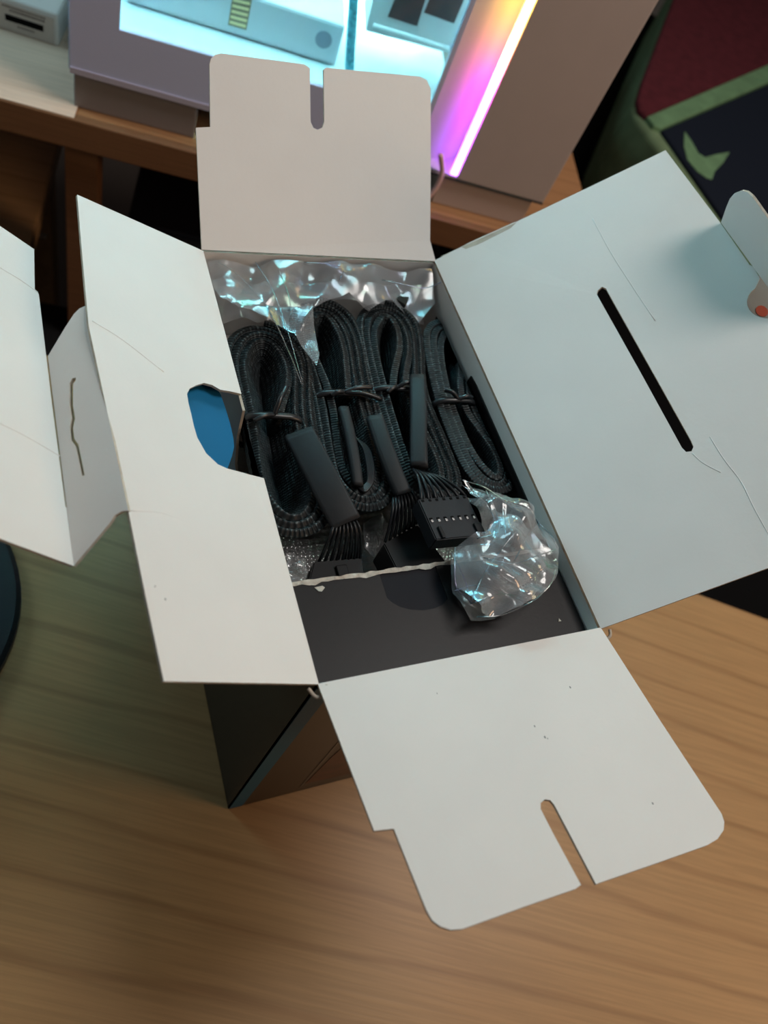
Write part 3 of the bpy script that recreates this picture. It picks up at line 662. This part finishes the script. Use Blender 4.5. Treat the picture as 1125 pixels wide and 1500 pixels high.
# ------------------------------------------------------------------ clear plastic bags
pbk = thing('plastic_bag', (W / 2, 0.245, 0.19), 'crumpled clear plastic bag behind the cable loops at the back wall', 'plastic bag')
def zback(x, y):
    t = (0.2615 - y) / 0.055; z = 0.244 - 0.012 * max(0, min(1.2, t)) ** 1.0 + 0.009 * noise.noise(V((x * 45, y * 45, 3.3)))
    return min(z, 0.2455)
ob = [(0.004, 0.2615), (0.03, 0.2625), (0.06, 0.2630), (0.09, 0.2632), (0.12, 0.2625), (0.151, 0.2620), (0.150, 0.240), (0.135, 0.226), (0.118, 0.240), (0.10, 0.232), (0.088, 0.2425), (0.075, 0.236), (0.058, 0.226), (0.054, 0.190), (0.050, 0.182), (0.042, 0.205), (0.020, 0.222), (0.005, 0.232)]
def zb2(x, y):
    z = zback(x, y)
    if x < 0.062 and y < 0.226: z = 0.2425
    return z
crumple('bag_film', ob, zb2, M['film'], pbk, 11, folds=20, sp=0.0012, wid=0.0070, amp=0.0045, low=0.0008, ang=(40, 140))
for ln in ([(320, 384), (350, 404), (392, 452), (425, 520), (442, 563)], [(374, 384), (398, 422), (420, 480), (443, 560)], [(408, 395), (422, 430), (428, 468)], [(445, 384), (480, 387), (503, 394), (498, 410)], [(560, 410), (590, 416), (622, 422), (650, 412)]):
    sweep('film_fold', catmull([onz(x, y, 0.2445) for x, y in ln], 6), circ(0.00028, 5), M['bubble'], pbk)
ob2 = [(0.006, 0.2590), (0.04, 0.2600), (0.08, 0.2610), (0.12, 0.2600), (0.149, 0.2590), (0.147, 0.236), (0.11, 0.243), (0.085, 0.249), (0.06, 0.243), (0.03, 0.228), (0.007, 0.224)]
crumple('bag_back_film', ob2, lambda x, y: zback(x, y) - 0.014, M['film'], pbk, 12, folds=14, sp=0.0014, wid=0.0080, amp=0.005, low=0.001, ang=(30, 150))

pfr = thing('plastic_bag', (0.128, 0.055, ZP + 0.001), 'crumpled clear plastic bag end spilling over the torn black carton edge', 'plastic bag')
cl = [(675, 707), (705, 720), (735, 735), (765, 750), (790, 766), (808, 786), (816, 803), (814, 832), (803, 858), (790, 873), (768, 891), (733, 903), (697, 905), (688, 888), (682, 878), (668, 862), (662, 835), (662, 808), (682, 798), (703, 790), (713, 778), (706, 757), (695, 738)]
zf = 0.2475
co = [tuple(onz(x, y, zf)[:2]) for x, y in cl]
ccx = sum(p[0] for p in co) / len(co); ccy = sum(p[1] for p in co) / len(co)
def zclump(x, y):
    r = math.hypot(x - ccx, (y - ccy) * 0.8) / 0.035
    return zf + 0.011 * max(0, 1 - r * r) + 0.006 * noise.noise(V((x * 70, y * 70, 9.1)))
crumple('bag_film', co, zclump, M['film'], pfr, 5, folds=24, sp=0.0010, amp=0.0050, wid=0.0050, low=0.0008)
ci = [(ccx + (p[0] - ccx) * 0.94, ccy + (p[1] - ccy) * 0.94) for p in co]
crumple('bag_under_film', ci, lambda x, y: max(ZP + 0.003, zclump(x, y) - 0.010), M['film'], pfr, 6, folds=10, amp=0.002, low=0.002)
# folded rim seams of the bag
for k, (i0, i1) in enumerate(((0, 7), (7, 13), (13, 18))):
    pts = [V((co[i][0], co[i][1], zclump(*co[i]))) for i in range(i0, i1)]
    sweep('bag_seam', catmull(pts, 3), circ(0.00035, 5), M['bubble'], pfr)

for ln in ([(676, 708), (700, 745), (722, 770)], [(708, 722), (724, 760), (718, 790), (690, 800)], [(690, 884), (702, 850), (720, 822), (745, 790)], [(662, 808), (682, 850), (690, 884)], [(816, 803), (780, 822), (745, 832), (700, 826)], [(690, 884), (730, 872), (768, 890)], [(790, 766), (768, 790), (745, 832)], [(668, 862), (700, 858), (735, 872), (765, 884)]):
    pts = []
    for x, y in ln:
        p = onz(x, y, zf + 0.004); pts.append(V((p.x, p.y, zclump(p.x, p.y) + 0.001)))
    sweep('film_fold', catmull(pts, 5), circ(0.0003, 5), M['bubble'], pfr)

# ------------------------------------------------------------------ shelf riser
ZS = 0.12
sa = onz(0, 147, ZS); yaw = math.radians(-16.15)
sd = V((math.cos(yaw), math.sin(yaw), 0)); sn = V((-math.sin(yaw), math.cos(yaw), 0)); UZ = V((0, 0, 1))
def SH(s, d, z): return V((sa.x, sa.y, 0)) + sd * s + sn * d + UZ * z
she = thing('computer_desk', SH(0.1, 0.25, ZFL), 'brown wooden desk behind the box carrying the computer case', 'desk')
box('desk_board', SH(-0.60, 0.010, 0.0925), sd, sn, UZ, 1.18, 0.58, 0.0275, M['desk_top'], she, 0.0008)
box('edge_band', SH(-0.60, 0.0, 0.0920), sd, sn, UZ, 1.18, 0.0098, 0.0283, M['shelf'], she, 0.0012)
for q_ in (-0.55, 0.0475, 0.53): box('leg', SH(q_, 0.013, ZFL), sd, sn, UZ, 0.029, 0.03, 0.0925 - ZFL, M['shelf'], she, 0.001)
for q_ in (-0.55, 0.53): box('leg', SH(q_, 0.54, ZFL), sd, sn, UZ, 0.029, 0.03, 0.0925 - ZFL, M['shelf'], she, 0.001)
lit_patch = thing('lit_desk_patch', SH(-0.2, 0.2, 0.12), 'pale sheet painted as the brightly lit desk top under the white card reader', 'painted light')
box('lit_sheet', SH(-0.52, 0.002, 0.1205), sd, sn, UZ, 0.578, 0.42, 0.0006, M['desk_lit'], lit_patch, 0.0002)  # thin added sheet, coloured pale for the strong light on the desk top
# things under the desk
z_ = -0.08; sa1, sa2 = onz(85, 215, z_), onz(45, 360, z_); sdir = (sa2 - sa1).normalized(); sdn = V((-sdir.y, sdir.x, 0))
if sdn.x > 0: sdn = -sdn
stl = thing('wooden_stool', sa2 + sdn * 0.15 - V((0, 0, sa2.z - ZFL)), 'brown wooden stool half under the desk at the left', 'stool')
so = sa2 + sdir * 0.04
box('seat', so - V((0, 0, 0.025)), sdn, -sdir, UZ, 0.33, 0.30, 0.025, M['stool'], stl, 0.003)
for a_ in (0.015, 0.28):
    for b_ in (0.015, 0.25): box('leg', V((so.x, so.y, ZFL)) + sdn * a_ - sdir * b_, sdn, -sdir, UZ, 0.035, 0.035, so.z - 0.025 - ZFL, M['desk'], stl, 0.002)
dv_ = thing('electronics_cabinet', SH(0.25, 0.2, ZFL), 'dark blue-black electronic cabinet standing under the desk', 'electronics')
box('body', SH(0.10, 0.055, ZFL + 0.006), sd, sn, UZ, 0.36, 0.30, 0.60, M['device'], dv_, 0.003)
box('front_plate', SH(0.115, 0.0535, ZFL + 0.40), sd, sn, UZ, 0.19, 0.002, 0.20, mat('dark_plate', (0.020, 0.022, 0.028), 0.4), dv_, 0.0008)
for fx_ in (0.11, 0.44):
    for fy_ in (0.06, 0.33): box('rubber_foot', SH(fx_, fy_, ZFL), sd, sn, UZ, 0.015, 0.015, 0.006, M['rubber'], dv_)
sub = thing('black_cabinet', V((sa2.x, sa2.y, ZFL)), 'narrow black cabinet between the stool and the desk leg', 'electronics')
box('body', V((sa2.x, sa2.y, ZFL)) - sdn * 0.004, sdir, -sdn, UZ, 0.14, 0.035, 0.46, M['rubber'], sub, 0.003)
pd_ = onp(62, 345, (0, 0, ZFL + 0.46), UZ)
box('white_mark', pd_ - V((0.004, 0.004, 0)), sd, sn, UZ, 0.008, 0.010, 0.0008, M['white_dot'], sub)

# ------------------------------------------------------------------ computer case
cyaw = math.radians(-15.1)
c0 = onz(107, 160, ZS); cs = V((math.cos(cyaw), math.sin(cyaw), 0)); cn = V((-math.sin(cyaw), math.cos(cyaw), 0))
def CS(s, d, z): return V((c0.x, c0.y, 0)) + cs * s + cn * d + UZ * z
def cpx(x, y, d=0.0):
    p = onp(x, y, CS(0, d, 0), cn); return ((p - CS(0, 0, 0)).dot(cs), p.z)
def cpt(x, y, d=0.0): return onp(x, y, CS(0, d, 0), cn)
ZB, ZT2 = 0.1525, 0.56
SL, SR = -0.002, 0.4415; DP = 0.225
WL = cpx(175, 44)[0]; WB = cpx(175, 44)[1]; WR = 0.301; WT = 0.535
SSTRIP = 0.3385
pc = thing('computer_case', CS(0.22, 0.11, ZS), 'pale desktop computer case lit cyan inside, with a glowing rainbow light strip', 'computer')
nfc = -cn
plate('window_border', [CS(SL, 0, ZB), CS(WR, 0, ZB), CS(WR, 0, ZT2), CS(SL, 0, ZT2)], nfc, 0.004, M['case_border'], pc, holes=[[CS(WL, 0, WB), CS(WR - 0.004, 0, WB + 0.004), CS(WR - 0.004, 0, WT), CS(WL, 0, WT)]])
plate('window_glass', [CS(WL - .002, 0.0045, WB - .002), CS(WR - .001, 0.0045, WB - .002), CS(WR - .001, 0.0045, WT + .002), CS(WL - .002, 0.0045, WT + .002)], nfc, 0.002, M['glass'], pc)
plate('bottom_lip', [CS(SL, -0.001, ZB), CS(WR, -0.001, ZB), CS(WR, -0.001, ZB + 0.005), CS(SL, -0.001, ZB + 0.005)], nfc, 0.0015, mat('lip_paint', (0.56, 0.54, 0.68), 0.35), pc)
# recessed channel beside the strip, and the strip itself
CH = 0.022
CB = cpx(660, 257)[1]
M['channel'] = mat('channel_white', (0.60, 0.58, 0.62), 0.38, spec=0.5)
mesh('light_channel', [CS(WR, 0.001, CB + 0.006), CS(SSTRIP + 0.008, CH, CB + 0.006), CS(SSTRIP + 0.008, CH, ZT2), CS(WR, 0.001, ZT2)], [(0, 1, 2, 3)], M['channel'], pc)
mesh('channel_floor', [CS(WR, 0.0, CB + 0.004), CS(SSTRIP + 0.008, 0.0, CB), CS(SSTRIP + 0.008, CH, CB + 0.006), CS(WR, 0.001, CB + 0.006)], [(0, 1, 2, 3)], M['channel'], pc)
M['led'] = led('rainbow_strip', 12.0, CB - ZS, CB - ZS + 0.150, [(0.0, (0.36, 0.12, 1.0)), (0.30, (0.55, 0.10, 1.0)), (0.55, (1.0, 0.12, 0.75)), (0.75, (1.0, 0.30, 0.25)), (1.0, (1.0, 0.62, 0.12))])
box('light_strip', CS(SSTRIP + 0.0015, 0.0, CB + 0.001), cs, cn, UZ, 0.0068, 0.0035, ZT2 - CB - 0.001, M['led'], pc, 0.0006)
box('front_section', CS(SSTRIP + 0.0087, 0, ZB), cs, cn, UZ, SR - SSTRIP - 0.0087, DP, ZT2 - ZB, M['case'], pc, 0.0015)
box('strip_base', CS(WR, 0, ZB), cs, cn, UZ, SSTRIP + 0.0085 - WR, DP, CB - 0.0005 - ZB, M['case'], pc, 0.0006)
box('seam', CS(SSTRIP - .02, -0.0006, ZB - 0.0012), cs, cn, UZ, SR - SSTRIP + .02, DP, 0.0012, M['dark_gap'], pc)
box('front_base', CS(SSTRIP - 0.004, 0.004, ZS), cs, cn, UZ, 0.098, DP - 0.01, ZB - ZS - 0.0014, M['case'], pc, 0.001)
box('foot', CS(0.0, 0.004, ZS), cs, cn, UZ, cpx(265, 190)[0] + 0.012, DP - 0.01, ZB - ZS - 0.0003, M['foot'], pc, 0.0015)
box('underside', CS(0.02, 0.02, ZB - 0.003), cs, cn, UZ, 0.33, DP - 0.04, 0.003, M['dark_gap'], pc)
# interior shell
plate('back_panel', [CS(SL, DP, ZB), CS(SSTRIP, DP, ZB), CS(SSTRIP, DP, ZT2), CS(SL, DP, ZT2)], nfc, 0.002, M['case_white'], pc)
plate('rear_panel', [CS(SL, .005, ZB), CS(SL, DP, ZB), CS(SL, DP, ZT2), CS(SL, .005, ZT2)], cs, 0.002, M['case_white'], pc)
plate('top_panel', [CS(SL, 0, ZT2), CS(SSTRIP, 0, ZT2), CS(SSTRIP, DP, ZT2), CS(SL, DP, ZT2)], -UZ, 0.002, M['case_white'], pc)
plate('power_shroud', [CS(SL + .003, 0.006, WB - 0.006), CS(WR + .03, 0.03, WB - 0.006), CS(WR + .03, DP - .003, WB - 0.006), CS(SL + .003, DP - .003, WB - 0.006)], UZ, 0.003, M['case_white'], pc)
# graphics card hanging in the chamber
dg = 0.055
gl_ = cpx(192, 6, dg); gr_ = cpx(491, 96, dg); gt_ = cpx(507, 37, dg)
zb_ = (gl_[1] + gr_[1]) / 2
gh = gt_[1] - gr_[1]
gc = box('graphics_card', CS(gl_[0] - 0.004, dg, zb_), cs, cn, UZ, gr_[0] - gl_[0] + 0.004, 0.11, gh, M['gpu'], pc, 0.003)
lp = cpx(350, 22, dg)
lq = [cpt(334, 36, dg), cpt(361, 44, dg), cpt(371, -10, dg), cpt(342, -16, dg)]
lab = plate('card_label', [p - cn * 0.0006 for p in lq], nfc, 0.0006, M['label_dark'], gc)
dcen = cpt(474, 58, dg) - cn * 0.0006
plate('round_emblem', [dcen + cs * (0.0075 * math.cos(a * math.pi / 9)) + UZ * (0.0075 * math.sin(a * math.pi / 9)) for a in range(18)], nfc, 0.0006, M['gpu_dot'], gc)
for i in range(6):
    t0 = 0.06 + i * 0.155; t1 = t0 + 0.085
    q = [lq[0].lerp(lq[3], t0), lq[1].lerp(lq[2], t0), lq[1].lerp(lq[2], t1), lq[0].lerp(lq[3], t1)]
    mid = sum(q, V()) / 4
    plate('label_stripe', [mid + (p - mid) * 0.86 - cn * 0.001 for p in q], nfc, 0.0004, M['label'], gc)
# cooler block with two dark openings
db = 0.05
pl_ = [cpt(536, 45, db), cpt(664, 79, db), cpt(712, -40, db), cpt(560, -60, db)]
cb = plate('cooler_block', pl_, nfc, 0.05, M['block'], pc)
for sq in ([(580, -6), (568, 24), (611, 38), (624, -4)], [(631, -6), (621, 18), (665, 34), (681, -4)]):
    plate('vent_opening', [cpt(x, y, db) - cn * 0.0006 for x, y in sq], nfc, 0.0006, M['vent'], cb)
tube('block_rail', [cpt(547, 38, db - .004), cpt(600, 54, db - .004), cpt(657, 72, db - .004)], 0.0025, M['case_white'], cb, 4, 8)
tube('braided_cable', [cpt(511, 150, .04), cpt(513, 80, .04), cpt(518, 0, .04), cpt(522, -80, .04)], 0.0042, M['cyan_cable'], pc, 6, 8)
# the case's own lighting: two cyan bars in the chamber
M['cyan_led'] = mat('cyan_led', (0.1, 0.6, 0.7), 0.4, emit=(0.40, 0.92, 1.0), estr=90.0)
box('led_bar', CS(0.02, DP - 0.02, WB + 0.012), cs, cn, UZ, 0.30, 0.008, 0.008, M['cyan_led'], pc, 0.001)
box('led_bar', CS(0.02, 0.012, ZT2 - 0.02), cs, cn, UZ, 0.30, 0.012, 0.008, M['cyan_led'], pc, 0.001)  # unseen extra bar, added to light the face of the graphics card
box('led_bar', CS(0.02, 0.10, ZT2 - 0.02), cs, cn, UZ, 0.30, 0.012, 0.008, M['cyan_led'], pc, 0.001)
pk = tube('pink_cable', [CS(0.322, -0.004, 0.175), CS(0.330, -0.0045, 0.158), CS(0.329, -0.006, 0.140), CS(0.320, -0.008, ZS + 0.0028), CS(0.300, -0.006, ZS + 0.0028)], 0.0026, M['pink_cable'], None, 8, 8)
tag(pk, 'thin pink cable drooping below the purple end of the light strip', 'cable')

# ------------------------------------------------------------------ card reader on the shelf
hb = onz(86, 70, ZS); hy = math.radians(-18.5)
hs = V((math.cos(hy), math.sin(hy), 0)); hn = V((-math.sin(hy), math.cos(hy), 0))
def HB(s, d, z): return V((hb.x, hb.y, 0)) + hs * s + hn * d + UZ * z
hx = lambda x, y: ((onp(x, y, HB(0, 0, 0), hn) - HB(0, 0, 0)).dot(hs), onp(x, y, HB(0, 0, 0), hn).z)
htop = hx(89, 24)[1]
cr_ = thing('card_reader', HB(-0.05, 0.04, ZS), 'small white card reader box with a dark slot on the shelf', 'card reader')
box('body', HB(-0.10, 0.0, ZS), hs, hn, UZ, 0.10, 0.08, htop - ZS + 0.001, M['hub'], cr_, 0.003, 3)
box('face_plate', HB(-0.098, -0.0008, ZS + 0.002), hs, hn, UZ, 0.0945, 0.0012, htop - ZS - 0.005, M['hub_face'], cr_, 0.0004)
s0 = hx(8, 22); s1 = hx(64, 44)
zsl = (s0[1] + s1[1]) / 2
box('card_slot', HB(s0[0], -0.0014, zsl - 0.0022), hs, hn, UZ, s1[0] - s0[0], 0.0012, 0.0050, M['hole'], cr_)
rn = random.Random(4)
for (row, x0_, x1_, hgt) in ((zsl + 0.0062, s0[0] + 0.004, s1[0], 0.0016), (zsl + 0.0092, s0[0] - 0.002, s1[0] + 0.002, 0.0012), (zsl - 0.0060, s0[0] + 0.010, s1[0] - 0.008, 0.0012)):
    x = x0_
    while x < x1_:
        wd = rn.uniform(0.0009, 0.0018); box('printed_mark', HB(x, -0.0011, row), hs, hn, UZ, wd, 0.0005, hgt, M['hub_mark'], cr_); x += wd + 0.0006
dk = tube('black_cable', [HB(0.008, 0.07, ZS + 0.0045), HB(0.007, 0.03, ZS + 0.0045), HB(0.010, 0.012, ZS + 0.0045), HB(0.0115, 0.06, ZS + 0.010)], 0.0035, M['rubber'], None, 8, 8)
tag(dk, 'dark cable between the white card reader and the computer case', 'cable')

# ------------------------------------------------------------------ things at the right
ZG = 0.12
gp = lambda x, y: onz(x, y, ZG)
bag = thing('cloth_bag', gp(1080, 200) * 1.0 + V((0, 0, -ZG - 0.0298)), 'dark cloth bag with red panel, green band and pale green star', 'bag')
def cushion(name, outline, z0, z1, mt, parent, bev):
    bm = bmesh.new(); vs = [bm.verts.new((p.x, p.y, z0)) for p in outline]; f = bm.faces.new(vs)
    f.normal_update()
    if f.normal.z > 0: f.normal_flip()
    r = bmesh.ops.extrude_face_region(bm, geom=[f]); up = [e for e in r['geom'] if isinstance(e, bmesh.types.BMVert)]
    for v in up: v.co.z = z1
    bmesh.ops.recalc_face_normals(bm, faces=bm.faces[:])
    te_ = [e for e in bm.edges if e.verts[0] in up and e.verts[1] in up]
    bmesh.ops.bevel(bm, geom=te_, offset=bev, segments=4, profile=0.5, affect='EDGES')
    return from_bm(name, bm, mt, parent)
body = [gp(*p) for p in ((940, 170), (933, 158), (931, 145), (938, 120), (985, 0), (1010, -60), (1300, -60), (1300, 600), (1180, 470), (1060, 332))]
cushion('bag_body', body, -0.0298, ZG - 0.004, M['bag_side'], bag, 0.010)
cushion('red_panel', [gp(*p) for p in ((946, 172), (936, 160), (933, 146), (940, 120), (986, 0), (1008, -58), (1296, -58), (1296, 22))], ZG - 0.006, ZG + 0.002, M['bag_red'], bag, 0.004)
cushion('green_band', [gp(*p) for p in ((947, 173), (1296, 22), (1296, 48), (968, 190), (957, 186))], ZG - 0.006, ZG + 0.003, M['bag_green'], bag, 0.002)
cushion('navy_panel', [gp(*p) for p in ((969, 191), (1296, 49), (1296, 590), (1180, 462), (1066, 330))], ZG - 0.006, ZG + 0.001, M['bag_navy'], bag, 0.003)
plate('star', [gp(*p) + V((0, 0, 0.0015)) for p in ((1002, 194), (1012, 208), (1022, 226), (1032, 232), (1050, 227), (1068, 224), (1058, 240), (1046, 252), (1042, 264), (1034, 262), (1020, 252), (1006, 235), (1001, 215))], UZ, 0.001, M['bag_green'], bag)

# ------------------------------------------------------------------ black things on the desk
bn = thing('storage_bench', (0.9, 0.5, ZFL), 'plain black storage bench beyond the right back edge of the table', 'bench')
lp_ = [(0.515, TE(0.515) + 0.016), (1.25, TE(1.25) + 0.016), (1.75, 0.9), (1.0, 1.6), (0.62, 0.80)]
slab('bench_top', lp_, -0.03, 0.02, M['mat_black'], bn)
cx_ = sum(p[0] for p in lp_) / 5; cy_ = sum(p[1] for p in lp_) / 5
slab('bench_body', [(cx_ + (p[0] - cx_) * .97, cy_ + (p[1] - cy_) * .97) for p in lp_], -0.0502, -0.0502 - ZFL, M['mat_black'], bn)
rb = thing('round_base', (-0.232, 0.185, 0), 'round black stand base on the desk at the left edge', 'stand')
def lathe(name, cx, cy, prof, mt, parent, k=64):
    vs = []; fs = []
    for r, z in prof:
        for i in range(k): a = 2 * math.pi * i / k; vs.append((cx + r * math.cos(a), cy + r * math.sin(a), z))
    for j in range(len(prof) - 1):
        for i in range(k): i2 = (i + 1) % k; fs.append((j * k + i, j * k + i2, (j + 1) * k + i2, (j + 1) * k + i))
    fs.append(tuple(reversed(range(k)))); fs.append(tuple(range((len(prof) - 1) * k, len(prof) * k)))
    return mesh(name, vs, fs, mt, parent)
lathe('base_disc', -0.232, 0.185, [(0.116, 0.0), (0.118, 0.002), (0.118, 0.008), (0.115, 0.011), (0.03, 0.013)], M['base_black'], rb)
lathe('stem', -0.262, 0.215, [(0.017, 0.0125), (0.015, 0.02), (0.014, 0.17), (0.012, 0.172)], M['base_black'], rb, 32)
